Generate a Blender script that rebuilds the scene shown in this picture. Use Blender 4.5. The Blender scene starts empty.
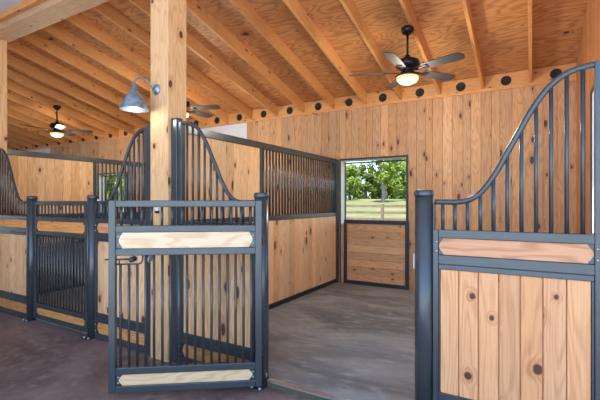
import bpy, bmesh, math, random
from mathutils import Vector, Matrix
random.seed(7)
S = bpy.context.scene
COL = S.collection
PI = math.pi

# ------------------------------------------------------------------ numbers
H = 1.40                 # eye height
YF = 2.468               # line of the stall fronts
YB = 6.13                # back wall
PER = 3.37               # stall pitch
XT = -2.857              # first timber post
XW = 0.49                # end wall on the right
XL = -16.4               # end wall on the left
SL = 0.054               # stall slab height
PLATE = 2.955            # top of the wall boards
RS = 0.25                # roof slope
def ceil_z(y): return 3.185 + RS * (YB - y)

# ------------------------------------------------------------------ nodes
def newmat(name):
    m = bpy.data.materials.new(name); m.use_nodes = True
    nt = m.node_tree
    b = nt.nodes['Principled BSDF']
    return m, nt, b
def N(nt, t, **kw):
    n = nt.nodes.new(t)
    for k, v in kw.items():
        if k.startswith('i_'):
            key = k[2:]
            n.inputs[int(key) if key.isdigit() else key].default_value = v
        else: setattr(n, k, v)
    return n
def math_n(nt, op, a, b=None, c=None, clamp=False):
    n = nt.nodes.new('ShaderNodeMath'); n.operation = op; n.use_clamp = clamp
    for i, x in enumerate((a, b, c)):
        if x is None: continue
        if isinstance(x, (int, float)): n.inputs[i].default_value = x
        else: nt.links.new(x, n.inputs[i])
    return n.outputs[0]
def mixc(nt, f, a, b, mode='MIX'):
    n = nt.nodes.new('ShaderNodeMix'); n.data_type = 'RGBA'; n.blend_type = mode
    for idx, x in ((0, f), (6, a), (7, b)):
        if isinstance(x, (int, float)): n.inputs[idx].default_value = x
        elif isinstance(x, tuple): n.inputs[idx].default_value = (*x, 1) if len(x) == 3 else x
        else: nt.links.new(x, n.inputs[idx])
    return n.outputs[2]
def comb(nt, x, y, z=0.0):
    n = nt.nodes.new('ShaderNodeCombineXYZ')
    for i, v in enumerate((x, y, z)):
        if isinstance(v, (int, float)): n.inputs[i].default_value = v
        else: nt.links.new(v, n.inputs[i])
    return n.outputs[0]
def mrange(nt, v, a, b, c, d, smooth=False):
    n = nt.nodes.new('ShaderNodeMapRange')
    if smooth: n.interpolation_type = 'SMOOTHSTEP'
    nt.links.new(v, n.inputs[0])
    for i, x in enumerate((a, b, c, d)): n.inputs[i+1].default_value = x
    return n.outputs[0]

def wood(name, light, dark, knot=(0.075, 0.024, 0.014), gate=0.55, ksize=1.0, ring=0.35, fine=0.22,
         freq=34.0, gu=7.0, gv=0.9, vary=0.16, rough=0.55, ku=5.5, kv=3.2):
    m, nt, b = newmat(name)
    L = nt.links
    uv = N(nt, 'ShaderNodeUVMap'); uv.uv_map = 'grain'
    sp = N(nt, 'ShaderNodeSeparateXYZ'); L.new(uv.outputs[0], sp.inputs[0])
    u, v = sp.outputs[0], sp.outputs[1]
    at = N(nt, 'ShaderNodeAttribute', attribute_name='tone')
    sa = N(nt, 'ShaderNodeSeparateColor'); L.new(at.outputs['Color'], sa.inputs[0])
    t1, t2 = sa.outputs[0], sa.outputs[1]
    # knots
    vo = N(nt, 'ShaderNodeTexVoronoi', voronoi_dimensions='2D'); vo.inputs['Scale'].default_value = 1.0
    L.new(comb(nt, math_n(nt, 'MULTIPLY', u, ku), math_n(nt, 'MULTIPLY', v, kv)), vo.inputs['Vector'])
    sc = N(nt, 'ShaderNodeSeparateColor'); L.new(vo.outputs['Color'], sc.inputs[0])
    on = math_n(nt, 'GREATER_THAN', sc.outputs[0], gate)
    size = math_n(nt, 'MULTIPLY_ADD', sc.outputs[1], 0.055 * ksize, 0.025 * ksize)
    wob = N(nt, 'ShaderNodeTexNoise', noise_dimensions='2D'); wob.inputs['Scale'].default_value = 30
    L.new(uv.outputs[0], wob.inputs['Vector'])
    dist = math_n(nt, 'MULTIPLY_ADD', math_n(nt, 'SUBTRACT', wob.outputs[0], 0.5), 0.04, vo.outputs['Distance'])
    rel = math_n(nt, 'DIVIDE', dist, size)
    km = math_n(nt, 'MULTIPLY', mrange(nt, rel, 0.75, 1.15, 1, 0, True), on)
    halo = math_n(nt, 'MULTIPLY', mrange(nt, rel, 1.0, 3.2, 1, 0, True), on)
    # cathedral rings
    no = N(nt, 'ShaderNodeTexNoise', noise_dimensions='2D'); no.inputs['Scale'].default_value = 1.0
    no.inputs['Detail'].default_value = 2.5; no.inputs['Roughness'].default_value = 0.45
    L.new(comb(nt, math_n(nt, 'MULTIPLY', u, gu), math_n(nt, 'MULTIPLY', v, gv)), no.inputs['Vector'])
    ph = math_n(nt, 'MULTIPLY_ADD', halo, 0.10, no.outputs[0])
    rg = math_n(nt, 'SINE', math_n(nt, 'MULTIPLY', ph, freq * 2))
    rg = mrange(nt, rg, -0.2, 1.0, 0, 1)
    fi = N(nt, 'ShaderNodeTexNoise', noise_dimensions='2D'); fi.inputs['Scale'].default_value = 1.0
    fi.inputs['Detail'].default_value = 3
    L.new(comb(nt, math_n(nt, 'MULTIPLY', u, 130.0), math_n(nt, 'MULTIPLY', v, 3.0)), fi.inputs['Vector'])
    f = math_n(nt, 'ADD', math_n(nt, 'MULTIPLY', rg, ring),
               math_n(nt, 'MULTIPLY', mrange(nt, fi.outputs[0], 0.35, 0.7, 0, 1), fine))
    f = math_n(nt, 'MULTIPLY_ADD', halo, 0.35, f, clamp=True)
    c = mixc(nt, f, light, dark)
    tint = mixc(nt, t2, (1.0, 0.90, 0.76), (1.0, 1.02, 1.02))
    c = mixc(nt, 0.8, c, tint, 'MULTIPLY')
    val = math_n(nt, 'MULTIPLY_ADD', t1, 2 * vary, 1 - vary * 1.1)
    c = mixc(nt, 1.0, c, comb(nt, val, val, val), 'MULTIPLY')
    c = mixc(nt, math_n(nt, 'MULTIPLY', km, 0.95), c, knot)
    L.new(c, b.inputs['Base Color'])
    b.inputs['Roughness'].default_value = rough
    bp = N(nt, 'ShaderNodeBump'); bp.inputs['Strength'].default_value = 0.12; bp.inputs['Distance'].default_value = 0.004
    L.new(f, bp.inputs['Height']); L.new(bp.outputs[0], b.inputs['Normal'])
    return m

def plain(name, col, rough=0.5, metal=0.0, noise=0.0, scale=8.0, emit=None, strength=0, bump=0.0):
    m, nt, b = newmat(name)
    b.inputs['Base Color'].default_value = (*col, 1)
    b.inputs['Roughness'].default_value = rough; b.inputs['Metallic'].default_value = metal
    if noise or bump:
        tc = N(nt, 'ShaderNodeTexCoord')
        no = N(nt, 'ShaderNodeTexNoise'); no.inputs['Scale'].default_value = scale; no.inputs['Detail'].default_value = 4
        nt.links.new(tc.outputs['Object'], no.inputs['Vector'])
        lo = tuple(x * (1 - noise) for x in col); hi = tuple(min(1, x * (1 + noise)) for x in col)
        nt.links.new(mixc(nt, mrange(nt, no.outputs[0], 0.3, 0.7, 0, 1), lo, hi), b.inputs['Base Color'])
        if bump:
            bp = N(nt, 'ShaderNodeBump'); bp.inputs['Strength'].default_value = bump; bp.inputs['Distance'].default_value = 0.002
            nt.links.new(no.outputs[0], bp.inputs['Height']); nt.links.new(bp.outputs[0], b.inputs['Normal'])
    if emit:
        b.inputs['Emission Color'].default_value = (*emit, 1); b.inputs['Emission Strength'].default_value = strength
    return m

def concrete(name, a, bcol, stain, rough=0.5, sc=0.9, streak=(1.0, 1.0)):
    m, nt, b = newmat(name); L = nt.links
    tc = N(nt, 'ShaderNodeTexCoord'); mp = N(nt, 'ShaderNodeMapping')
    mp.inputs['Scale'].default_value = (streak[0], streak[1], 1)
    L.new(tc.outputs['Object'], mp.inputs['Vector'])
    n1 = N(nt, 'ShaderNodeTexNoise'); n1.inputs['Scale'].default_value = sc; n1.inputs['Detail'].default_value = 7
    n1.inputs['Roughness'].default_value = 0.6; n1.inputs['Distortion'].default_value = 0.8
    n2 = N(nt, 'ShaderNodeTexNoise'); n2.inputs['Scale'].default_value = 9; n2.inputs['Detail'].default_value = 6
    n3 = N(nt, 'ShaderNodeTexNoise'); n3.inputs['Scale'].default_value = 60; n3.inputs['Detail'].default_value = 2
    for n in (n1, n2, n3): L.new(mp.outputs[0], n.inputs['Vector'])
    c = mixc(nt, mrange(nt, n1.outputs[0], 0.35, 0.65, 0, 1, True), a, bcol)
    c = mixc(nt, mrange(nt, n2.outputs[0], 0.5, 0.75, 0, 0.55), c, stain)
    sp = mrange(nt, n3.outputs[0], 0.68, 0.75, 0, 0.3)
    c = mixc(nt, sp, c, tuple(min(1, x * 1.8) for x in bcol))
    L.new(c, b.inputs['Base Color'])
    L.new(mrange(nt, n2.outputs[0], 0.3, 0.7, rough - 0.1, rough + 0.12), b.inputs['Roughness'])
    bp = N(nt, 'ShaderNodeBump'); bp.inputs['Strength'].default_value = 0.15; bp.inputs['Distance'].default_value = 0.003
    L.new(n2.outputs[0], bp.inputs['Height']); L.new(bp.outputs[0], b.inputs['Normal'])
    return m

M = {}
M['steel'] = plain('steel_blue_grey', (0.085, 0.102, 0.113), 0.25, 0.45, 0.08, 5, bump=0.03)
M['steel_dark'] = plain('steel_dark', (0.040, 0.050, 0.062), 0.42, 0.2)
M['bolt'] = plain('bolt_zinc', (0.55, 0.58, 0.62), 0.3, 0.9)
M['board'] = wood('pine_boards', (0.95, 0.62, 0.34), (0.58, 0.26, 0.09), gate=0.48, ksize=1.8, kv=2.4, vary=0.14)  # pine made extra light, standing in for light on the partition
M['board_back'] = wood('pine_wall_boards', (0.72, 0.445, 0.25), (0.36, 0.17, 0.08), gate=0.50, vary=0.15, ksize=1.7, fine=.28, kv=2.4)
M['board_right'] = wood('cedar_boards', (0.86, 0.475, 0.245), (0.52, 0.22, 0.095), gate=0.55, ring=0.34, gu=5.5, gv=.6, fine=.3, vary=0.10, ksize=1.6, ku=4.5, kv=3.8)
M['board_end'] = wood('end_wall_boards', (0.64, 0.31, 0.145), (0.40, 0.165, 0.07), gate=0.5, vary=0.12)
M['plank_dark'] = wood('orange_plank', (0.84, 0.40, 0.125), (0.46, 0.18, 0.05), gate=0.6, ring=0.5)
M['plank_red'] = wood('reddish_plank', (0.72, 0.38, 0.21), (0.45, 0.19, 0.09), gate=0.55, ring=0.55, gu=4)
M['plank_pale'] = wood('pale_plank', (0.93, 0.73, 0.49), (0.70, 0.42, 0.20), gate=0.70, ring=0.45, gu=5)
M['timber'] = wood('timber', (0.86, 0.56, 0.30), (0.50, 0.23, 0.09), gate=0.40, ksize=1.3, ku=3.5, kv=2.2, ring=0.30)
M['timber_grey'] = wood('timber_grey', (0.74, 0.51, 0.31), (0.40, 0.25, 0.14), gate=0.6, ku=3.5, kv=2.0, ring=0.3)
M['rafter'] = wood('rafter_wood', (0.80, 0.43, 0.17), (0.50, 0.21, 0.07), gate=0.55, ring=0.28, vary=0.10)
M['ply'] = wood('plywood', (0.72, 0.37, 0.155), (0.40, 0.165, 0.06), gate=0.90, ring=0.62, fine=0.2, freq=46, gu=3.2, gv=0.75, vary=0.06, ku=2, kv=1.2)
M['dutch'] = wood('weathered_planks', (0.74, 0.45, 0.25), (0.40, 0.21, 0.11), gate=0.40, ring=0.35, vary=0.28)
M['white'] = plain('white_paint', (0.80, 0.80, 0.80), 0.5)
M['white_wall'] = plain('white_sheet', (0.76, 0.82, 0.96), 0.6)
M['cream'] = plain('cream_reveal', (0.80, 0.77, 0.66), 0.5)
M['fan_black'] = plain('fan_black', (0.018, 0.019, 0.024), 0.32, 0.4)
M['blade'] = plain('fan_blade', (0.045, 0.044, 0.050), 0.48, 0.0)
M['glow'] = plain('lamp_glass', (0.45, 0.38, 0.22), 0.3, 0, emit=(1.0, 0.74, 0.34), strength=0.27)
M['bulb'] = plain('lamp_bulb', (0.95, 0.95, 0.92), 0.3, 0, emit=(1.0, 0.97, 0.9), strength=0.5)
M['galv'] = plain('galvanised', (0.30, 0.36, 0.44), 0.42, 0.75, 0.35, 22)
M['galv_in'] = plain('lamp_inside', (0.75, 0.78, 0.80), 0.35)
M['vent'] = plain('vent_black', (0.014, 0.015, 0.018), 0.6)
M['rubber'] = plain('rubber_dark', (0.02, 0.024, 0.03), 0.7)
M['panel_dark'] = plain('dark_panel', (0.10, 0.115, 0.135), 0.6, 0, 0.5, 6)
M['floor'] = concrete('aisle_concrete', (0.125, 0.082, 0.076), (0.25, 0.175, 0.162), (0.42, 0.34, 0.315), 0.48, 1.3)
M['slab'] = concrete('stall_concrete', (0.135, 0.155, 0.158), (0.315, 0.352, 0.355), (0.50, 0.54, 0.54), 0.50, 1.1, (0.7, 1.5))
M['alu'] = plain('aluminium_strip', (0.62, 0.64, 0.66), 0.28, 0.9)
M['riser'] = plain('riser_board', (0.10, 0.095, 0.06), 0.6, 0, 0.2, 12)
M['fence'] = plain('fence_wood', (0.15, 0.095, 0.06), 0.85, 0, 0.3, 4)
M['bark'] = plain('bark', (0.07, 0.055, 0.04), 0.9, 0, 0.4, 5)
M['bark_pale'] = plain('bark_pale', (0.22, 0.20, 0.17), 0.9, 0, 0.35, 4)
M['bounce_apron'] = plain('bounce_yard', (0.50, 0.52, 0.55), 0.85, 0, 0.15, 1)  # pale cool tone chosen so the yard bounces sunlight indoors

def grass_mat():
    m, nt, b = newmat('grass'); L = nt.links
    tc = N(nt, 'ShaderNodeTexCoord')
    n1 = N(nt, 'ShaderNodeTexNoise'); n1.inputs['Scale'].default_value = 0.35; n1.inputs['Detail'].default_value = 6
    n2 = N(nt, 'ShaderNodeTexNoise'); n2.inputs['Scale'].default_value = 6; n2.inputs['Detail'].default_value = 4
    L.new(tc.outputs['Object'], n1.inputs['Vector']); L.new(tc.outputs['Object'], n2.inputs['Vector'])
    c = mixc(nt, mrange(nt, n1.outputs[0], 0.35, 0.65, 0, 1), (0.115, 0.135, 0.038), (0.185, 0.175, 0.070))
    c = mixc(nt, mrange(nt, n2.outputs[0], 0.4, 0.75, 0, 0.5), c, (0.07, 0.10, 0.025))
    L.new(c, b.inputs['Base Color']); b.inputs['Roughness'].default_value = 0.9
    return m
M['grass'] = grass_mat()
def leaf_mat(name, a, bb):
    m, nt, b = newmat(name); L = nt.links
    at = N(nt, 'ShaderNodeAttribute', attribute_name='tone')
    sa = N(nt, 'ShaderNodeSeparateColor'); L.new(at.outputs['Color'], sa.inputs[0])
    L.new(mixc(nt, sa.outputs[0], a, bb), b.inputs['Base Color'])
    b.inputs['Roughness'].default_value = 0.6
    tr = N(nt, 'ShaderNodeBsdfTranslucent'); L.new(mixc(nt, sa.outputs[0], a, bb), tr.inputs[0])
    mx = N(nt, 'ShaderNodeMixShader'); mx.inputs[0].default_value = 0.3
    L.new(b.outputs[0], mx.inputs[1]); L.new(tr.outputs[0], mx.inputs[2])
    L.new(mx.outputs[0], nt.nodes['Material Output'].inputs[0])
    return m
M['leaf_a'] = leaf_mat('leaves_bright', (0.07, 0.13, 0.012), (0.33, 0.42, 0.055))
M['leaf_b'] = leaf_mat('leaves_deep', (0.035, 0.075, 0.008), (0.18, 0.25, 0.035))

# ------------------------------------------------------------------ mesh builder
class MB:
    def __init__(s): s.v = []; s.f = []; s.uv = []; s.t = []; s.sm = []
    def face(s, idx, uvs, tone, smooth=False):
        s.f.append(idx); s.uv.append(uvs); s.t.append(tone); s.sm.append(smooth)
    def tone(s): return (random.random(), random.random(), random.random())
    def hexa(s, c, axes, half, grain=2, off=None, tone=None):
        """oriented box: centre c, three unit axes, half sizes, index of the grain axis"""
        c = Vector(c); A = [Vector(a) for a in axes]
        tone = tone or s.tone(); off = off or (random.random() * 60, random.random() * 60)
        n = len(s.v); loc = []
        for i in (-1, 1):
            for j in (-1, 1):
                for k in (-1, 1):
                    l = (i * half[0], j * half[1], k * half[2]); loc.append(l)
                    s.v.append(c + A[0] * l[0] + A[1] * l[1] + A[2] * l[2])
        quads = {0: ((0, 1, 3, 2), (4, 6, 7, 5)), 1: ((0, 4, 5, 1), (2, 3, 7, 6)), 2: ((0, 2, 6, 4), (1, 5, 7, 3))}
        for ax, qs in quads.items():
            rest = [a for a in (0, 1, 2) if a != ax]
            if grain in rest: va = grain; ua = [a for a in rest if a != grain][0]
            else: ua, va = rest
            for e, q in enumerate(qs):
                d = ax * 1.37 + e * .71
                s.face([n + i for i in q], [(loc[i][ua] + off[0] + d, loc[i][va] + off[1]) for i in q], tone)
    def box(s, x0, x1, y0, y1, z0, z1, grain=2, **k):
        s.hexa(((x0+x1)/2, (y0+y1)/2, (z0+z1)/2), ((1,0,0),(0,1,0),(0,0,1)),
               (abs(x1-x0)/2, abs(y1-y0)/2, abs(z1-z0)/2), grain, **k)
    def tube(s, pts, r, seg=12, caps=True, rads=None):
        pts = [Vector(p) for p in pts]; tone = s.tone(); n0 = len(s.v); rings = []
        prev = None
        for i, p in enumerate(pts):
            if i == 0: d = pts[1] - p
            elif i == len(pts)-1: d = p - pts[i-1]
            else: d = (pts[i+1] - p).normalized() + (p - pts[i-1]).normalized()
            d.normalize()
            if prev is None:
                up = Vector((0, 0, 1)) if abs(d.z) < 0.9 else Vector((0, 1, 0))
                a = d.cross(up).normalized()
            else:
                a = (prev - d * prev.dot(d)).normalized()
            prev = a; b = d.cross(a)
            rr = rads[i] if rads else r
            ring = []
            for k in range(seg):
                t = 2 * PI * k / seg
                ring.append(len(s.v)); s.v.append(p + a * (math.cos(t) * rr) + b * (math.sin(t) * rr))
            rings.append(ring)
        for i in range(len(rings)-1):
            for k in range(seg):
                q = [rings[i][k], rings[i][(k+1) % seg], rings[i+1][(k+1) % seg], rings[i+1][k]]
                s.face(q, [(k*.02, i*.1), (k*.02+.02, i*.1), (k*.02+.02, i*.1+.1), (k*.02, i*.1+.1)], tone, True)
        if caps:
            s.face(list(reversed(rings[0])), [(0, 0)] * seg, tone); s.face(list(rings[-1]), [(0, 0)] * seg, tone)
    def lathe(s, prof, c=(0,0,0), seg=32, axis=None):
        """profile of (r, h) around axis (default z) at c"""
        c = Vector(c); ax = Vector(axis or (0, 0, 1)).normalized()
        up = Vector((0, 0, 1)) if abs(ax.z) < 0.9 else Vector((1, 0, 0))
        a = ax.cross(up).normalized(); b = ax.cross(a); tone = s.tone(); rings = []
        for r, h in prof:
            ring = []
            for k in range(seg):
                t = 2 * PI * k / seg
                ring.append(len(s.v)); s.v.append(c + ax * h + (a * math.cos(t) + b * math.sin(t)) * max(r, 1e-4))
            rings.append(ring)
        for i in range(len(rings)-1):
            flat = abs(prof[i+1][0]-prof[i][0]) < 1e-6 or abs(prof[i+1][1]-prof[i][1]) < 1e-6
            for k in range(seg):
                s.face([rings[i][k], rings[i][(k+1) % seg], rings[i+1][(k+1) % seg], rings[i+1][k]], [(0, 0), (.02, 0), (.02, .02), (0, .02)], tone, True)
    def prism(s, outline, y0, y1, grain_x=True, tone=None):
        """outline of (x, z) extruded from y0 to y1"""
        tone = tone or s.tone(); off = (random.random()*60, random.random()*60); n = len(s.v); k = len(outline)
        for x, z in outline: s.v.append(Vector((x, y0, z)))
        for x, z in outline: s.v.append(Vector((x, y1, z)))
        uvf = (lambda x, z: (z + off[0], x + off[1])) if grain_x else (lambda x, z: (x + off[0], z + off[1]))
        s.face(list(range(n, n+k)), [uvf(x, z) for x, z in outline], tone)
        s.face(list(reversed(range(n+k, n+2*k))), [uvf(x, z) for x, z in reversed(outline)], tone)
        for i in range(k):
            j = (i+1) % k
            s.face([n+j, n+i, n+k+i, n+k+j], [uvf(*outline[j]), uvf(*outline[i]), uvf(outline[i][0], outline[i][1]+.02), uvf(outline[j][0], outline[j][1]+.02)], tone)
    def build(s, name, mat, parent=None, bevel=0.0, loc=None, xf=None):
        me = bpy.data.meshes.new(name)
        vs = [(xf @ v) if xf else v for v in s.v]
        me.from_pydata([tuple(v) for v in vs], [], s.f)
        me.uv_layers.new(name='grain'); me.color_attributes.new(name='tone', type='FLOAT_COLOR', domain='CORNER')
        uvl = me.uv_layers['grain']; ca = me.color_attributes['tone']
        li = 0
        for fi, uvs in enumerate(s.uv):
            for q in uvs:
                uvl.data[li].uv = q; ca.data[li].color = (*s.t[fi], 1); li += 1
        me.polygons.foreach_set('use_smooth', s.sm)
        bm = bmesh.new(); bm.from_mesh(me); bmesh.ops.recalc_face_normals(bm, faces=bm.faces); bm.to_mesh(me); bm.free()
        me.materials.append(mat)
        o = bpy.data.objects.new(name, me); COL.objects.link(o)
        if parent: o.parent = parent
        if loc: o.location = loc
        if bevel:
            md = o.modifiers.new('bevel', 'BEVEL'); md.width = bevel; md.segments = 2; md.limit_method = 'ANGLE'; md.angle_limit = 0.9
        return o
def tag(o, label, cat=None, group=None):
    o['label'] = label
    if cat: o['category'] = cat
    if group: o['group'] = group
    return o
def struct(o, label=None):
    o['kind'] = 'structure'
    if label: o['label'] = label
    return o
def thing(name, loc, label, cat, group=None, rz=0):
    o = bpy.data.objects.new(name, None); COL.objects.link(o); o.location = loc; o.rotation_euler = (0, 0, rz)
    o.empty_display_size = .1
    return tag(o, label, cat, group)
def copy_tree(o, parent=None):
    c = o.copy(); COL.objects.link(c); c.parent = parent
    for ch in list(o.children): copy_tree(ch, c)
    return c

# ------------------------------------------------------------------ floors
b = MB(); b.box(XL-.2, 12, -1.9, 2.49, -0.12, 0); b.box(XL-.2, 12, 2.49, YB+.2, -0.12, -0.01)
struct(b.build('floor', M['floor']), 'mauve brown concrete aisle floor')
b = MB(); b.box(XL, XW+.1, 2.49, YB+.2, -0.009, SL)
struct(b.build('floor', M['slab']), 'grey concrete stall floor, a low step above the aisle')

# ------------------------------------------------------------------ walls of vertical boards
def board_wall(mb, a0, a1, z0, z1, face, thick, holes, axis, w=0.132, back=0.0):
    """vertical boards along x (axis 0) or y (axis 1); holes (a0,a1,z0,z1); boards butt with a shallow groove"""
    a = a0
    while a < a1 - 1e-4:
        e = min(a + w * random.choice((0.8, 1.0, 1.0, 1.12)), a1)
        cuts = [(z0, z1)]
        for h in holes:
            if e > h[0] + 1e-4 and a < h[1] - 1e-4:
                if a < h[0] - .02: e = h[0]; continue
                if e > h[1] and a < h[1]: e = min(e, h[1])
                new = []
                for c in cuts:
                    if h[2] > c[0]: new.append((c[0], min(c[1], h[2])))
                    if h[3] < c[1]: new.append((max(c[0], h[3]), c[1]))
                cuts = new
        off = (random.random()*60, random.random()*60); tn = mb.tone()
        for c in cuts:
            if c[1]-c[0] < .01: continue
            if axis == 0: mb.box(a+.0022, e-.0022, face, face+thick, c[0], c[1], off=off, tone=tn)
            else: mb.box(face, face+thick, a+.0022, e-.0022, c[0], c[1], off=off, tone=tn)
        a = e
OPEN = [(-2.81 - PER*k, -1.66 - PER*k) for k in range(4)]
WT = 0.20
b = MB()
board_wall(b, XL, XW, SL, PLATE, YB, .025, [(x0, x1, 0, 2.12) for x0, x1 in OPEN] + [(-7.7, -4.79, 2.36, 3.0), (-14.6, -11.83, 2.36, 3.0)], 0)
# backing behind the boards, around the openings
xs = [XL] + [v for o_ in reversed(OPEN) for v in o_] + [XW+.2]
for i in range(0, len(xs)-1, 2): b.box(xs[i], xs[i+1], YB+.022, YB+WT, -.1, 3.3)
for x0, x1 in OPEN: b.box(x0, x1, YB+.022, YB+WT, 2.12, 3.3)
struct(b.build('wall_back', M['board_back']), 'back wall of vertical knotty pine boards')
for x0, x1, k in ((-7.7, -4.79, 1), (-14.6, -11.83, 2)):
    b = MB(); b.box(x0+.003, x1-.003, YB+.004, YB+.021, 2.363, PLATE-.002)
    struct(b.build('trim_%d' % k, M['white_wall']), 'white sheet panel high on the back wall')
b = MB()
RW = (3.15, 4.657, 1.1, 2.44)
board_wall(b, 2.64, YB, SL, 4.05, XW, .025, [RW], 1)
b2 = b
b2.box(XW+.022, XW+.2, 2.40, RW[0], -.1, 4.2); b2.box(XW+.022, XW+.2, RW[1], YB+WT, -.1, 4.2)
b2.box(XW+.022, XW+.2, RW[0], RW[1], -.1, RW[2]); b2.box(XW+.022, XW+.2, RW[0], RW[1], RW[3], 4.2)
o = struct(b2.build('wall_right', M['board_end']), 'right end wall of vertical reddish boards')
b = MB(); board_wall(b, 2.4, YB, -.1, 4.2, XL-.025, .025, [], 1); b.box(XL-.2, XL-.027, 2.4, YB, -.1, 4.2)
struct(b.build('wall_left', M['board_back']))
b = MB(); board_wall(b, XL, -4.6, 0, 3.74, -1.9, .025, [], 0); b.box(XL, -4.6, -2.0, -1.903, -.1, 3.74)
struct(b.build('added_wall_front', M['board_back']))  # unseen wall, added to keep out sky light from the left front
# top plate and header trims
b = MB(); b.box(XL, XW-.002, YB-.018, YB+.03, PLATE, 3.0, grain=0)
struct(b.build('trim_3', M['rafter'], bevel=.003), 'wood top plate over the back wall boards')

# windows: open upper halves of the back doors
def reveal(name, x0, x1, z0, z1, y0, y1, mat, t=.02):
    b = MB()
    b.box(x0, x0+t, y0, y1, z0, z1); b.box(x1-t, x1, y0, y1, z0, z1)
    b.box(x0+t, x1-t, y0, y1, z1-t, z1); b.box(x0+t, x1-t, y0, y1, z0, z0+t)
    return b.build(name, mat)
for k, (x0, x1) in enumerate(OPEN[:3]):
    w = struct(reveal('window_%d' % (k+1), x0+.001, x1-.001, 1.03, 2.119, YB+.002, YB+WT-.004, M['cream']), 'open upper half of a back stall door, with pale reveal')
    b = MB()
    b.box(x0+.0, x0+.022, YB-.012, YB+.0, SL, 2.14); b.box(x1-.025, x1+.01, YB-.02, YB, SL, 2.14); b.box(x0+.022, x1-.025, YB-.014, YB, 2.105, 2.135)
    b.box(x0+.022, x0+.04, YB+.15, YB+.18, 1.06, 2.09); b.box(x1-.045, x1-.022, YB+.15, YB+.18, 1.06, 2.09); b.box(x0+.04, x1-.045, YB+.15, YB+.18, 2.06, 2.085)
    b.build('window_frame', M['steel_dark'], w, bevel=.003)
    # lower half door
    d = bpy.data.objects.new('door_%d' % (k+1), None); COL.objects.link(d); d.location = (x0+.09, YB-.022, SL); struct(d, 'closed lower half door of horizontal weathered planks in a steel frame')
    W = x1 + .022 - (x0+.09)
    b = MB(); z = .055; Ht = 1.115-SL
    while z < Ht - .055:
        z2 = min(z + .118, Ht-.05); b.box(.05, W-.05, -.004, .016, z+.002, z2-.002, grain=0); z = z2
    b.box(.04, W-.04, .010, .020, .045, Ht-.03, grain=0)
    b.build('plank_panel', M['dutch'], d)
    b = MB(); b.box(0, .055, -.02, .02, 0.0, Ht); b.box(W-.055, W, -.02, .02, 0.0, Ht); b.box(.055, W-.055, -.02, .02, Ht-.065, Ht); b.box(.055, W-.055, -.02, .02, 0, .06)
    b.build('door_frame', M['steel_dark'], d, bevel=.003)
    # boards filling the strip beside the half door
    b = MB(); b.box(x0+.002, x0+.086, YB+.001, YB+.02, SL, 1.028); b.box(x0+.09, x1-.01, YB+.03, YB+WT-.01, 0, 1.028)
    b.build('infill_board', M['board_back'], w)
# window in the right end wall
b = MB(); t = .02
b.box(XW+.001, XW+.199, RW[0], RW[0]+t, RW[2], RW[3]); b.box(XW+.001, XW+.199, RW[1]-t, RW[1], RW[2], RW[3])
b.box(XW+.001, XW+.199, RW[0]+t, RW[1]-t, RW[3]-t, RW[3]); b.box(XW+.001, XW+.199, RW[0]+t, RW[1]-t, RW[2], RW[2]+t)
w = struct(b.build('window_4', M['white']), 'window opening with white reveal in the right end wall')
b = MB(); b.box(XW-.012, XW, RW[1]-.0, RW[1]+.025, RW[2], RW[3]+.03); b.box(XW-.012, XW, RW[0]-.025, RW[1], RW[3], RW[3]+.03); b.box(XW-.012, XW, RW[0]-.025, RW[0], RW[2], RW[3])
b.build('window_frame', M['steel_dark'], w)

# ------------------------------------------------------------------ roof
ang = math.atan(RS); cy, sy = math.cos(ang), math.sin(ang)
AX = ((1, 0, 0), (0, cy, -sy), (0, sy, cy))       # x, down the slope, outward normal
def slope_box(mb, x0, x1, ya, yb, d0, d1, grain=1, **k):
    """box hung under the plywood: d0..d1 is depth below the sheet, measured square to it"""
    ym = (ya+yb)/2; c = Vector(((x0+x1)/2, ym, ceil_z(ym))) - Vector(AX[2]) * ((d0+d1)/2)
    mb.hexa(c, AX, ((x1-x0)/2, (yb-ya)/2/cy, (d1-d0)/2), grain, **k)
b = MB(); x = XW + .2
while x > XL - .2:
    for (ya, yb) in ((5.2, 6.6), (3.98, 5.197), (2.30, 3.977)):
        slope_box(b, x-2.44+.002, x, ya, yb, -.02, 0, grain=0)
    x -= 2.44
slope_box(b, XL-.2, XW+.3, 2.3, 6.6, -.05, -.021, grain=0)
struct(b.build('ceiling', M['ply']), 'sloping plywood roof deck above the stalls')
b = MB(); b.box(XL, 1.2, -1.7, 2.335, 3.74, 3.80)
b.box(XL, 1.2, 2.335, 2.395, 3.74, 4.2)
struct(b.build('ceiling', M['white_wall']), 'flat white sheet ceiling over the aisle')

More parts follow.
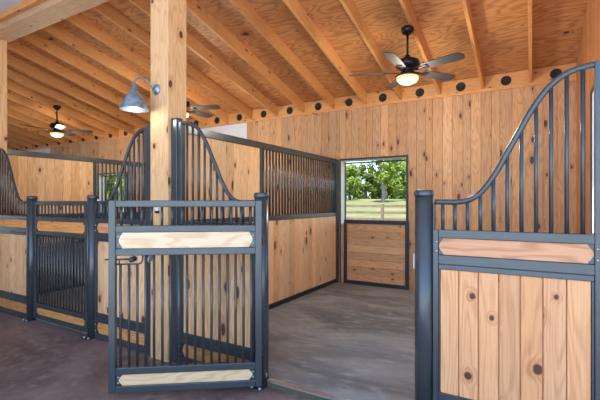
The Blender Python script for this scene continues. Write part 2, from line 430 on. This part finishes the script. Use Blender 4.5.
ordw = ['first', 'second', 'third', 'fourth', 'fifth', 'sixth', 'seventh', 'eighth', 'ninth', 'tenth', 'eleventh', 'twelfth', 'thirteenth',
        'fourteenth', 'fifteenth', 'sixteenth', 'seventeenth', 'eighteenth', 'nineteenth', 'twentieth', 'twenty-first', 'twenty-second', 'twenty-third',
        'twenty-fourth', 'twenty-fifth', 'twenty-sixth', 'twenty-seventh', 'twenty-eighth']
RX = [-.02 - .583*k for k in range(27)]
for k, x in enumerate(RX):
    b = MB(); slope_box(b, x-.020, x+.020, 2.70, YB+.10, .001, .172)
    o = b.build('rafter', M['rafter'], bevel=.003)
    tag(o, 'sloping wooden roof rafter, %s counted leftwards from the right end wall' % ordw[k], 'rafter', 'sloping roof rafters')
for k in range(27):
    x0 = (RX[k-1]-.021) if k else XW-.002; x1 = RX[k]+.021
    xc = -.312 - .583*(k-1)
    t = thing('blocking_board', ((x0+x1)/2, YB+.02, 3.001),
              ('wooden blocking board with a round black vent, %s counted leftwards from the right end wall' % ordw[k]), 'blocking board', 'vent blocks between the rafters')
    b = MB(); hw = (x0-x1)/2
    b.box(-hw, hw, -.018, .018, 0, ceil_z(YB+.0)-3.001-.006, grain=0)
    b.build('board', M['rafter'], t, bevel=.002)
    if k == 0: vx = .02
    else: vx = 0
    b = MB(); b.lathe([(0, .004), (.050, .004), (.052, .008), (.062, .009), (.066, .004), (.066, -.001)], (vx, -.019, .073), 28, axis=(0, -1, 0))
    for q in range(-3, 4):
        hh = math.sqrt(.05**2-(q*.014)**2); b.box(vx-hh, vx+hh, -.0285, -.0235, .073+q*.014-.003, .073+q*.014+.003)
    b.build('round_vent', M['vent'], t)

# timber posts and header beam
def timber_post(x, label):
    t = thing('timber_post', (x, 2.51, 0), label, 'timber post')
    b = MB(); tn = (.6, .55, 0)
    b.box(-.115, .115, -.11, .11, 0, 3.58, tone=tn)
    b.build('post', M['timber'], t, bevel=.008)
    return t
tp = timber_post(XT, 'thick square timber post in the middle, carrying the barn lamp')
timber_post(XT-PER, 'thick square timber post at the left edge, under the header beam')
b = MB(); b.box(XL, XW+.02, 2.40, 2.66, 3.582, 3.90, grain=0, tone=(.5, .8, 0))
tag(b.build('header_beam', M['timber_grey'], bevel=.006), 'long greyish timber header beam resting on the timber posts', 'beam')
b = MB(); b.box(XL, XW+.02, 2.338, 2.397, 3.655, 3.738, grain=0)
tag(b.build('trim_board', M['rafter'], bevel=.004), 'orange wooden trim board along the header beam beneath the white ceiling', 'trim board')

# ------------------------------------------------------------------ stall fronts
def insert_outline(x0, x1, z0, z1):
    h = (z1-z0)/2; zc = (z0+z1)/2; pts = []
    prof = [(0.024, -1), (.024, -.84), (.018, -.72), (.008, -.45), (.0015, -.2), (0, 0), (.0015, .2), (.008, .45), (.018, .72), (.024, .84), (.024, 1)]
    for d, t in prof: pts.append((x1-d, zc+t*h))
    for d, t in reversed(prof): pts.append((x0+d, zc+t*h))
    return pts
def bolt_at(parent, x, z, yh=.0085):
    b = MB(); b.lathe([(0, yh+.0045), (.004, yh+.004), (.0058, yh+.002), (.0058, -yh-.002), (.004, -yh-.004), (0, -yh-.0045)], (x, 0, z), 10, axis=(0, 1, 0))
    tag(b.build('bolt', M['bolt'], parent), 'bright round bolt head')
def plank_insert(parent, x0, x1, z0, z1, mat, ydepth=.012, name='plank', plates=True, yoff=0.0):
    """wood plank with scalloped ends in a steel channel, end plates with two bolts each"""
    b = MB(); b.prism(insert_outline(x0+.02, x1-.02, z0+.001, z1-.001), yoff-ydepth, yoff+ydepth)
    b.build(name, mat, parent)
    for s_, xa, xb in ((-1, x0, x0+.058), (1, x1-.058, x1)):
        b = MB(); b.box(xa, xb, yoff-.0085, yoff+.0085, z0, z1)
        p = b.build('end_plate', M['steel'], parent, bevel=.001)
        bx = x0+.016 if s_ < 0 else x1-.016
        for zz in (z0+(z1-z0)*.25, z0+(z1-z0)*.75): bolt_at(p, bx, zz)

def round_post(x, label):
    t = thing('stall_post', (x, YF, 0), label, 'post')
    b = MB(); b.lathe([(.0, 0), (.054, 0), (.054, 1.455), (0, 1.455)], seg=32); b.build('pole', M['steel'], t)
    b = MB(); b.lathe([(.0545, 1.440), (.058, 1.440), (.0592, 1.445), (.0592, 1.463), (.056, 1.471), (.048, 1.4755), (0, 1.4765)], seg=32); b.build('cap', M['steel'], t)
    b = MB(); b.box(-.0545, .0545, -.092, .0, 0, .008)
    p = b.build('base_plate', M['steel'], t, bevel=.002)
    for sx in (-.036, .036):
        b = MB(); b.lathe([(0, .018), (.006, .018), (.006, .012), (.010, .012), (.010, .0)], (sx, -.074, .008), 8)
        b.build('anchor_bolt', M['bolt'], p)
    return t

CURVE = [(0.0, 1.404), (.06, 1.403), (.12, 1.402), (.168, 1.406), (.212, 1.420), (.251, 1.445), (.291, 1.490), (.346, 1.575), (.406, 1.692), (.456, 1.788), (.506, 1.884),
         (.551, 1.955), (.597, 2.013), (.65, 2.056), (.705, 2.080), (.76, 2.090), (.795, 2.093)]
def curve_z(x):
    for (a, za), (c, zc) in zip(CURVE, CURVE[1:]):
        if a <= x <= c: return za + (zc-za)*(x-a)/(c-a)
    return CURVE[-1][1]
def smooth(pts, n=4):
    out = []
    P = [pts[0]] + list(pts) + [pts[-1]]
    for i in range(1, len(P)-2):
        for k in range(n):
            t = k/n; p0, p1, p2, p3 = P[i-1], P[i], P[i+1], P[i+2]
            out.append(tuple(.5*((2*p1[j]) + (-p0[j]+p2[j])*t + (2*p0[j]-5*p1[j]+4*p2[j]-p3[j])*t*t + (-p0[j]+3*p1[j]-3*p2[j]+p3[j])*t**3) for j in range(2)))
    out.append(pts[-1]); return out

def front_panel(xpost, sgn, label, wood_mat, ins_mat, ins2_mat):
    """low round post side at xpost, rising to the tall post at the timber; sgn is the direction of the timber"""
    t = thing('stall_front_panel', (xpost + sgn*.054, YF, 0), label, 'stall panel')
    W = .785; F = Matrix.Diagonal((sgn, 1, 1, 1))
    def bld(mb, name, mat, par=t, bevel=0.0): return mb.build(name, mat, par, bevel=bevel, xf=F)
    X0 = .002
    b = MB()
    b.box(X0, X0+.032, -.024, .024, .0, 1.240); b.box(X0, X0+.010, -.020, .020, 1.2405, 1.400)                 # post side stile
    b.box(W, W+.042, -.024, .024, .0, 2.105)                   # timber side stile
    for z0, z1 in ((1.19, 1.24), (1.035, 1.09), (.178, .232), (.005, .062)): b.box(X0+.032, W, -.024, .024, z0, z1)
    bld(b, 'frame', M['steel'], bevel=.004)
    b = MB()                                                   # angle frame around the boards
    b.box(X0+.032, W, -.018, .018, 1.003, 1.0345); b.box(X0+.032, W, -.018, .018, .2325, .272)
    b.box(X0+.0325, X0+.040, -.018, .018, .2725, 1.0025); b.box(W-.012, W-.0005, -.018, .018, .2725, 1.0025)
    bld(b, 'board_frame', M['steel'], bevel=.003)
    b = MB(); x = X0+.0405; xe = W-.0125; n = 7; w = (xe-x)/n
    for i in range(n): b.box(x+i*w+.0028, x+(i+1)*w-.0028, -.012, .012, .2725, 1.0025)
    b.box(x, xe, .002, .009, .2725, 1.0025)
    bld(b, 'board_panel', wood_mat, bevel=.002)
    def ins(z0, z1, mat):
        xa, xb = X0+.0325, W-.0005
        b = MB(); b.prism(insert_outline(xa+.002, xb-.002, z0+.001, z1-.001), -.012, .012); bld(b, 'plank', mat)
        for s_, pa, pb in ((-1, xa, xa+.035), (1, xb-.035, xb)):
            b = MB(); b.box(pa, pb, -.0085, .0085, z0, z1); p = bld(b, 'end_plate', M['steel'], bevel=.001)
            bx = xa-.010 if s_ < 0 else xb+.012
            for zz in (z0+(z1-z0)*.22, z0+(z1-z0)*.78): bolt_at(p, bx*sgn, zz, .0242)
    ins(1.0905, 1.1895, ins_mat); ins(.0625, .1775, ins2_mat)
    pts = [(x, 0, z) for x, z in smooth([(a, z) for a, z in CURVE])]
    b = MB(); b.tube(pts[1:], .0160, 14); bld(b, 'curved_rail', M['steel'])
    n = 11
    for i in range(n):
        x = .056 + (.738-.056)*i/(n-1)
        b = MB(); b.tube([(x, 0, 1.2405), (x, 0, curve_z(x)-.015)], .0105, 10); bld(b, 'bar', M['steel'])
    b = MB(); b.box(W+.0425, W+.114, -.035, .035, 0, 2.128); b.box(W+.042, W+.1155, -.037, .037, 2.1285, 2.14)
    bld(b, 'end_post', M['steel'], bevel=.004)
    return t

X4, X3 = -.570, -1.787
X2, X1 = X4-PER, X3-PER
round_post(X4, 'round dark steel post at the right side of the open stall doorway')
round_post(X3, 'round dark steel post the open gate swings from')
round_post(X2, 'round dark steel post at the right side of the closed stall door')
round_post(X1, 'round dark steel post at the left side of the closed stall door')
front_panel(X4, 1, 'right foreground stall panel with curved rail, bars and knotty reddish boards', M['board_right'], M['plank_red'], M['plank_red'])
front_panel(X3, -1, 'stall front panel right of the middle timber post, seen behind the open gate', M['board'], M['plank_dark'], M['plank_dark'])
front_panel(X2, 1, 'stall front panel left of the middle timber post with a rising curved rail', M['board'], M['plank_red'], M['plank_dark'])
front_panel(X1, -1, 'stall front panel at the far left edge with a falling curved rail', M['board'], M['plank_dark'], M['plank_dark'])
# strike plate on the right post
b = MB(); b.box(-.0035, .0035, -.016, .016, -.045, .045)
o = b.build('strike_plate', M['white'], None, bevel=.001, loc=(X4-.0575, YF, 1.04)); tag(o, 'small pale strike plate on the left side of the right round post', 'plate')

def stall_door(loc, rz, label, ins_top, ins_bot, nlow=17, ntop=14):
    """gate hinged at its local origin, running along +x; latch at the far end"""
    t = thing('stall_door', loc, label, 'stall door', rz=rz)
    W = 1.086; sw = .048
    b = MB(); b.box(0, sw, -.021, .021, .04, 1.415); b.box(W-sw, W, -.021, .021, .04, 1.415)
    for z0, z1 in ((1.367, 1.415), (1.186, 1.235), (1.020, 1.070), (.170, .220), (.04, .090)): b.box(sw, W-sw, -.021, .021, z0, z1)
    b.build('frame', M['steel'], t, bevel=.005)
    plank_insert(t, sw+.0005, W-sw-.0005, 1.0705, 1.1855, ins_top)
    plank_insert(t, sw+.0005, W-sw-.0005, .0905, .1695, ins_bot)
    inner = W-2*sw
    for i in range(ntop):
        x = sw + inner*(i+.5)/ntop
        b = MB(); b.tube([(x, 0, 1.2355), (x, 0, 1.3665)], .0095, 10); b.build('bar', M['steel'], t)
    lx = W-sw-.185                                            # latch pocket over the last bars
    for i in range(nlow):
        x = sw + inner*(i+.5)/nlow; top = 1.0195
        if x > lx+.005: top = .952
        b = MB(); b.tube([(x, 0, .2205), (x, 0, top)], .0095, 10); b.build('bar', M['steel'], t)
    lt = MB()
    lt.tube([(W-sw, 0, .957), (lx+.03, 0, .957), (lx+.012, 0, .965), (lx+.003, 0, .985), (lx+.002, 0, 1.0195)], .006, 8)
    lt = lt.build('latch_rail', M['steel'], t)
    b = MB(); b.tube([(W-sw-.11, 0, .992), (W+.028, 0, .992)], .0065, 8); b.tube([(W-sw-.02, 0, .992), (W-sw-.02, 0, .959)], .005, 8)
    b.build('latch_pin', M['steel_dark'], t)
    b = MB(); b.lathe([(0, .030), (.012, .029), (.019, .022), (.021, .014), (.017, .005), (.008, 0), (.008, -.03), (.017, -.035), (.021, -.044), (.019, -.052), (.012, -.059), (0, -.060)], (W-sw-.115, .015, .992), 20, axis=(0, 1, 0))
    b.build('latch_knob', M['steel_dark'], t)
    for z in (.30, 1.13):
        b = MB(); b.tube([(-.0055, 0, z-.035), (-.0055, 0, z+.035)], .0055, 10); b.build('hinge', M['steel_dark'], t)
    return t
# open gate: hinge on the round post, swung into the aisle
hx, hy = X3+.052, YF-.068
dx, dy = -.894, -.66
stall_door((hx, hy, 0), math.atan2(dy, dx), 'open barred stall gate with pale planks, swung out into the aisle', M['plank_pale'], M['plank_pale'])
stall_door((X1+.067, YF, 0), 0, 'closed barred stall door with orange planks in the far left stall front', M['plank_dark'], M['plank_dark'])

# threshold of the open stall
b = MB(); b.box(X3+.055, X4-.055, 2.462, 2.489, 0.0, SL-.004, grain=0); b.box(X3+.055, X4-.055, 2.462, 2.489, 0.0, SL-.004)
t = thing('threshold', ((X3+X4)/2, 2.475, 0), 'low step edged with a bright metal strip across the open stall doorway', 'threshold')
hw = (X4-X3)/2-.056
b = MB(); b.box(-hw, hw, -.010, .013, 0.001, SL-.003, grain=0); b.build('riser', M['riser'], t)
b = MB(); b.box(-hw, hw, -.014, .028, SL+.0005, SL+.004); b.box(-hw, hw, -.014, -.0105, SL-.012, SL+.0005); b.build('metal_strip', M['alu'], t)

# ------------------------------------------------------------------ partitions between stalls
def partition(x, label, lower_dark=False):
    t = thing('stall_partition', (x, 2.625, SL), label, 'partition')
    L = YB-.005-2.625; yd = 3.93-2.625; zt = 2.133-SL
    b = MB()
    b.box(-.032, .032, 0, L-.07, zt-.075, zt)                          # top rail
    b.box(-.026, .026, 0, L-.07, 1.17-SL, 1.232-SL)                  # mid rail
    b.box(-.026, .026, yd-.028, yd+.028, 1.233-SL, zt-.0755)         # divider
    b.box(-.026, .026, 0, .04, .0, 1.169-SL); b.box(-.026, .026, 0, .04, 1.233-SL, zt-.0755)
    b.build('frame', M['steel'], t, bevel=.004)
    b = MB(); b.box(-.04, .045, L-.069, L, .001, zt-.01); b.build('end_post', M['steel'], t, bevel=.004)
    b = MB(); b.box(-.026, .026, .041, L-.07, .004, .062); b.build('bottom_rail', M['rubber'], t, bevel=.003)
    b = MB(); y = .041
    while y < yd-.03:
        e = min(y+.125, yd-.0285); b.box(-.018, .018, y+.0015, e-.0015, 1.233-SL, zt-.0755); y = e
    b.box(-.012, .012, .041, yd-.029, 1.233-SL, zt-.0755)
    b.build('upper_boards', M['board'], t, bevel=.0025)
    if lower_dark:
        b = MB(); b.box(-.010, .010, .041, L-.07, .063, 1.169-SL); b.build('lower_panel', M['panel_dark'], t)  # plain dark sheet behind the lower bars
        for q in range(26):
            yy = .09+q*.125
            b = MB(); b.tube([(.022, yy, .063), (.022, yy, 1.169-SL)], .010, 8); b.build('lower_bar', M['steel'], t)
    else:
        b = MB(); y = .041
        while y < L-.072:
            e = min(y+.128, L-.07); b.box(-.018, .018, y+.0015, e-.0015, .063, 1.169-SL); y = e
        b.box(-.012, .012, .041, L-.07, .063, 1.169-SL)
        b.build('lower_boards', M['board'], t, bevel=.0025)
    n = 29; y0 = yd+.03; y1 = L-.07
    for i in range(n):
        yy = y0+(y1-y0)*(i+.5)/n
        b = MB(); b.tube([(0, yy, 1.2325-SL), (0, yy, zt-.0755)], .0125, 8); b.build('bar', M['steel'], t)
    return t
partition(XT-.013, 'tall stall partition left of the open doorway, boards below and barred grille above')
partition(XT-PER-.013, 'tall partition in the far left stall seen over the closed door', True)

# ------------------------------------------------------------------ ceiling fans
def ceiling_fan(x, y, label, rot):
    zc = ceil_z(y) - .172/cy - .05                   # canopy seat, just under the rafters
    zm = 2.955
    t = thing('ceiling_fan', (x, y, zm), label, 'ceiling fan', 'black ceiling fans over the stalls')
    top = zc - zm
    b = MB(); b.lathe([(0, top+.030), (.060, top+.026), (.074, top+.005), (.072, top-.02), (.055, top-.045), (.028, top-.062), (0, top-.064)], seg=28); b.build('canopy', M['fan_black'], t)
    b = MB(); b.tube([(0, 0, .10), (0, 0, top-.055)], .013, 14); b.build('downrod', M['fan_black'], t)
    b = MB(); b.lathe([(0, .115), (.030, .112), (.036, .08), (.085, .070), (.125, .050), (.135, .020), (.132, -.012), (.110, -.032), (.075, -.040), (.070, -.075), (.085, -.085), (0, -.087)], seg=36)
    b.build('motor_housing', M['fan_black'], t)
    b = MB(); b.lathe([(.065, -.088), (.120, -.108), (.134, -.118), (.134, -.128), (.126, -.132), (0, -.132)], seg=36); k_ = b.build('light_fitter', M['fan_black'], t)
    b = MB(); b.lathe([(.123, -.1325), (.126, -.138), (.120, -.162), (.098, -.188), (.058, -.206), (0, -.212)], seg=36); b.build('glass_bowl', M['glow'], t)
    for k in range(5):
        a = rot + k*2*PI/5; R = Matrix.Rotation(a, 4, 'Z') @ Matrix.Rotation(math.radians(-13), 4, 'X')
        outline = [(.20, -.050), (.23, -.060), (.58, -.072), (.635, -.064), (.660, -.040), (.668, 0), (.660, .040), (.635, .064), (.58, .072), (.23, .060), (.20, .050)]
        b = MB(); n = len(outline)
        for zz in (-.072, -.065):
            for px, py in outline: b.v.append(Vector((px, py, zz)))
        tn = b.tone(); b.face(list(range(n)), [(0, 0)]*n, tn); b.face(list(reversed(range(n, 2*n))), [(0, 0)]*n, tn)
        for i in range(n):
            j = (i+1) % n; b.face([j, i, n+i, n+j], [(0, 0)]*4, tn)
        bl = b.build('blade', M['blade'], t, xf=R)
        b = MB(); b.hexa((.16, 0, -.077), ((1, 0, 0), (0, 1, 0), (0, 0, 1)), (.065, .016, .0045)); b.hexa((.235, 0, -.077), ((1, 0, 0), (0, 1, 0), (0, 0, 1)), (.03, .036, .0045))
        b.build('blade_iron', M['fan_black'], bl, bevel=.003, xf=R)
    # real light of the bowl
    ld = bpy.data.lights.new('fan_light', 'POINT'); ld.energy = 16; ld.color = (1, .88, .70); ld.shadow_soft_size = .12
    lo = bpy.data.objects.new('fan_light', ld); COL.objects.link(lo); lo.parent = t; lo.location = (0, 0, -.30)
    return t
FY = 4.5
ceiling_fan(-1.222, FY, 'black five-blade ceiling fan with glowing bowl above the open stall', math.radians(54))
ceiling_fan(-4.83, FY, 'black ceiling fan mostly hidden behind the middle timber post', math.radians(18))
ceiling_fan(-8.42, FY, 'black ceiling fan with glowing bowl, far left behind the timber post', math.radians(52))

# ------------------------------------------------------------------ gooseneck lamp, hook, box on the timber post
yf = 2.40
t = thing('barn_lamp', (-2.884, yf, 2.405), 'galvanised gooseneck barn lamp on the front of the middle timber post', 'lamp')
b = MB(); b.lathe([(0, .024), (.018, .024), (.026, .018), (.044, .012), (.048, .006), (.048, .0005)], (0, 0, 0), 28, axis=(0, -1, 0)); b.build('wall_plate', M['galv'], t)
nk = [(0, -.02, .0), (-.004, -.040, .006), (-.012, -.062, .030), (-.022, -.085, .058), (-.034, -.115, .076), (-.048, -.145, .078), (-.058, -.168, .064), (-.063, -.180, .040), (-.064, -.183, .01), (-.064, -.183, -.01)]
nk = [tuple(p) for p in nk]
b = MB(); b.tube(nk, .0075, 12); b.build('gooseneck', M['galv'], t)
C = (-.064, -.183, -.030)
LS = .90
b = MB(); b.lathe([(r_*LS, h_*LS) for r_, h_ in [(0, .055), (.017, .053), (.022, .045), (.022, .015), (.028, .005), (.030, -.02), (.052, -.045), (.088, -.09), (.110, -.130), (.124, -.165), (.131, -.190), (.133, -.196), (.131, -.200), (.128, -.196),
                   (.119, -.165), (.105, -.132), (.083, -.092), (.048, -.050), (0, -.048)]], C, 40); b.build('lamp_shade', M['galv'], t)
b = MB(); b.lathe([(r_*LS, h_*LS) for r_, h_ in [(0, -.06), (.025, -.07), (.038, -.10), (.050, -.135), (.040, -.170), (.018, -.184), (0, -.187)]], C, 20); b.build('bulb', M['bulb'], t)
ld = bpy.data.lights.new('lamp_light', 'POINT'); ld.energy = .5; ld.color = (1, .95, .85); ld.shadow_soft_size = .03
lo = bpy.data.objects.new('lamp_light', ld); COL.objects.link(lo); lo.parent = t; lo.location = (C[0], C[1], -.245)

def local(mb, name, mat, par, loc, bevel=0.0): return mb.build(name, mat, par, bevel=bevel, loc=loc)
hk = (-.098, -.111, .90)
b = MB(); b.box(-.028, .028, -.006, 0, -.02, .03); hp = local(b, 'hook_plate', M['bolt'], tp, hk, .001); hp['label'] = 'small zinc plate'
b = MB(); b.tube([(0, -.0065, .015), (0, -.03, .012), (.01, -.045, -.005), (.012, -.04, -.03), (.005, -.02, -.038)], .005, 8); b.build('hook', M['bolt'], hp)
ob = (-.008, -.111, 1.335)
b = MB(); b.box(-.018, .018, -.022, 0, -.010, .045); oc = local(b, 'outlet_box', M['white'], tp, ob, .003); oc['label'] = 'small light outlet box'
b = MB(); b.box(-.020, .020, -.026, 0, -.030, -.0105); b.build('box_base', M['rubber'], oc, bevel=.002)

# ------------------------------------------------------------------ outside
def gz(x, y):
    d = max(0, y - 27)
    return -.12 + .055*d*min(1, d/25) + .05*math.sin(x*.21+y*.13)*min(1, max(0, (y-8)/10))
b = MB(); nx, ny = 70, 50; xa, xb, ya, yb = -190, 90, YB+WT, 150
for j in range(ny+1):
    for i in range(nx+1):
        x = xa+(xb-xa)*i/nx; y = ya+(yb-ya)*(j/ny)**1.6
        b.v.append(Vector((x, y, gz(x, y) if y < 66 else gz(x, 66))))
for j in range(ny):
    for i in range(nx):
        q = j*(nx+1)+i; b.face([q, q+1, q+nx+2, q+nx+1], [(0, 0)]*4, (0, 0, 0), True)
struct(b.build('ground', M['grass']), 'sunlit pasture grass behind the barn')
b = MB(); b.box(-60, 60, -60, -1.9, -.2, -.05); b.box(12, 60, -1.9, YB+WT, -.2, -.05); struct(b.build('ground', M['bounce_apron']), 'unseen pale yard in front of the barn, added to bounce light inside')  # unseen ground, added as a sunlit reflector for the barn interior

FYD = 24.0
t = thing('paddock_fence', (-12, FYD, -.1), 'weathered brown post and rail fence crossing the pasture', 'fence')
for zc in (1.17, .76, .35):
    b = MB(); b.box(-40, 30, -.025, .025, zc+.1-.075, zc+.1+.075, grain=0); b.build('rail', M['fence'], t)
fp = None
xpost0 = FYD*math.tan(math.atan((383-300)/396.4)-math.radians(30.37)) + 12
for k in range(-10, 12):
    b = MB()
    if fp is None:
        b.box(-.08, .08, -.19, -.03, -.25, 1.42); fp = b.build('post', M['fence'], t, bevel=.01); o = fp
    else:
        o = fp.copy(); COL.objects.link(o); o.parent = t
    o.location = (xpost0 + k*2.9, 0, 0)

def make_crown(seed, rx, rz, n, mat, ls, th):
    rnd = random.Random(seed); b = MB()
    blobs = []
    for i in range(26):
        a = rnd.random()*2*PI; zz = rnd.uniform(-.85, .9); rr = math.sqrt(max(0, 1-zz*zz))*rnd.uniform(.3, .85)
        blobs.append((Vector((math.cos(a)*rr*rx, math.sin(a)*rr*rx, zz*rz)), rnd.uniform(.22, .38)*rx))
    for i in range(n):
        c, r = rnd.choice(blobs)
        d = Vector((rnd.gauss(0, 1), rnd.gauss(0, 1), rnd.gauss(0, 1))).normalized()
        p = c + d*r*rnd.uniform(.6, 1.05)
        nrm = (d + Vector((rnd.gauss(0, .6), rnd.gauss(0, .6), rnd.gauss(0, .6)+.3))).normalized()
        a = nrm.orthogonal().normalized(); a = Matrix.Rotation(rnd.random()*6.28, 3, nrm) @ a; e = nrm.cross(a)
        s_ = ls*rnd.uniform(.6, 1.3); k = len(b.v); bend = nrm*s_*.25
        b.v += [p-a*s_+bend*-1, p+e*s_*.6, p+a*s_-bend, p-e*s_*.6]
        tn = min(1, max(0, rnd.random()*.7 + .3*rnd.random())); b.face([k, k+1, k+2, k+3], [(0, 0)]*4, (tn, 0, 0))
    b.v = [v + Vector((0, 0, th)) for v in b.v]
    return b
def make_trunk(seed, h, r):
    rnd = random.Random(seed); b = MB()
    pts = [Vector((0, 0, -.4))]; lean = Vector((rnd.uniform(-.12, .12), rnd.uniform(-.05, .05), 0))
    for i in range(1, 6): pts.append(Vector((0, 0, h*i/5)) + lean*h*i/5 + Vector((rnd.uniform(-.1, .1), rnd.uniform(-.1, .1), 0)))
    b.tube(pts, r, 10, rads=[r*1.3, r, r*.85, r*.7, r*.55, r*.35])
    for i in range(6):
        p = pts[2+i % 4]; a = rnd.random()*6.28; l = h*rnd.uniform(.3, .5); d = Vector((math.cos(a)*.7, math.sin(a)*.7, .75))
        b.tube([p, p+d*l*.5, p+d*l+Vector((0, 0, l*.15))], r*.3, 7, rads=[r*.45, r*.3, r*.12])
    return b
protos = []
for i, (rx, rz, th, n, lm, tr, bk) in enumerate(((2.9, 2.6, 4.0, 5200, 'leaf_a', .22, 'bark'), (2.6, 3.0, 4.4, 5200, 'leaf_b', .25, 'bark'), (2.2, 2.4, 4.6, 2600, 'leaf_a', .20, 'bark_pale'), (3.0, 2.0, 2.7, 5200, 'leaf_a', .18, 'bark'))):
    t = thing('tree', (0, 0, 0), '', 'tree', 'trees behind the pasture')
    make_crown(i+3, rx, rz, n, M[lm], .20, th).build('crown', M[lm], t)
    make_trunk(i+9, th+rz*.6, tr).build('trunk', M[bk], t)
    protos.append(t)
def at_u(u, y): return y*math.tan(math.atan((u-300)/396.4)-math.radians(30.37))
kinds = ['bushy bright green tree', 'tall deep green tree', 'sparse tree with pale trunk', 'low spreading green tree']
spots = []
for u, y, k, s_ in [(350, 60, 0, .82), (383, 55, 2, 1.18), (412, 60, 0, .86), (312, 62, 3, 1.0), (366, 70, 1, .86), (406, 71, 0, 1.08), (328, 71, 1, .95), (440, 71, 3, 1.1),
                    (386, 82, 1, 1.0), (346, 83, 0, .95), (427, 84, 1, 1.15)]:
    spots.append((at_u(u, y), y, k, s_, 'beyond the open stall'))
for u, y, k, s_ in [(84, 28, 0, .9), (111, 26, 0, .92), (146, 26, 3, 1.0), (94, 40, 1, 1.0), (130, 36, 1, 1.05)]:
    spots.append((at_u(u, y), y, k, s_, 'beyond the far left stall'))
used = set(); dirs = {}
rows = {}
for i, (x, y, k, s_, where) in enumerate(spots):
    if k not in used: o = protos[k]; used.add(k)
    else: o = copy_tree(protos[k])
    o.location = (x, y, gz(x, min(y, 66))); o.rotation_euler = (0, 0, i*1.7 if k != 2 else .4); o.scale = (s_, s_, s_)
    rows.setdefault((where, k), []).append((x, o))
for (where, k), l in rows.items():
    l.sort(key=lambda q: q[0])
    for j, (x, o) in enumerate(l):
        o['label'] = (kinds[k] + ' ' + where) if len(l) == 1 else '%s, %s of its kind %s' % (kinds[k], ordw[j], where)

bp_ = thing('bush', (0, 0, 0), '', 'bush', 'bushes under the treeline')
make_crown(41, 3.2, 1.5, 3600, M['leaf_b'], .2, 1.3).build('foliage', M['leaf_b'], bp_)
make_trunk(42, 1.6, .09).build('stem', M['bark'], bp_)
bl_ = []
for i, (u, y) in enumerate([(334, 90), (357, 101), (379, 90), (400, 101), (422, 90), (84, 48), (108, 47), (138, 46)]):
    o = bp_ if i == 0 else copy_tree(bp_)
    x = at_u(u, y) - (3.0 if i == 5 else 0); o.location = (x, y, gz(x, min(y, 66))-.3); o.rotation_euler = (0, 0, i*.9); o.scale = (1.35, 1.35, 1.5)
    o['label'] = 'deep green bush under the treeline, %s from left %s' % (ordw[i if i < 5 else i-5], 'beyond the open stall' if i < 5 else 'beyond the far left stall')
# ------------------------------------------------------------------ light, world, camera
w = bpy.data.worlds.new('World'); S.world = w; w.use_nodes = True; nt = w.node_tree
bg = nt.nodes['Background']; sky = nt.nodes.new('ShaderNodeTexSky')
sky.sky_type = 'NISHITA'; sky.sun_disc = False; sky.sun_elevation = math.radians(60); sky.sun_rotation = math.radians(170)
sky.air_density = 1.0; sky.dust_density = 0.3; sky.ozone_density = 2.5; sky.altitude = 50
nt.links.new(sky.outputs[0], bg.inputs[0]); bg.inputs[1].default_value = 0.14
sd = bpy.data.lights.new('sun', 'SUN'); sd.energy = 4.6; sd.angle = math.radians(1.2); sd.color = (.97, .98, 1.0)
so = bpy.data.objects.new('sun', sd); COL.objects.link(so)
dirv = Vector((-0.18, .50, -.85)).normalized()     # sun travels towards the pasture
so.rotation_euler = dirv.to_track_quat('-Z', 'Y').to_euler(); so.location = (4, -8, 15)

cam = bpy.data.cameras.new('camera'); co = bpy.data.objects.new('camera', cam); COL.objects.link(co)
co.location = (0, 0, H); co.rotation_euler = (PI/2, 0, math.radians(30.37))
cam.sensor_width = 36; cam.lens = 396.4/600*36; cam.shift_y = 2.46/600; cam.clip_end = 400; cam.clip_start = .05
S.camera = co
S.view_settings.view_transform = 'Standard'; S.view_settings.look = 'None'; S.view_settings.gamma = 1; S.view_settings.use_curve_mapping = False
S.view_settings.exposure = 1.65
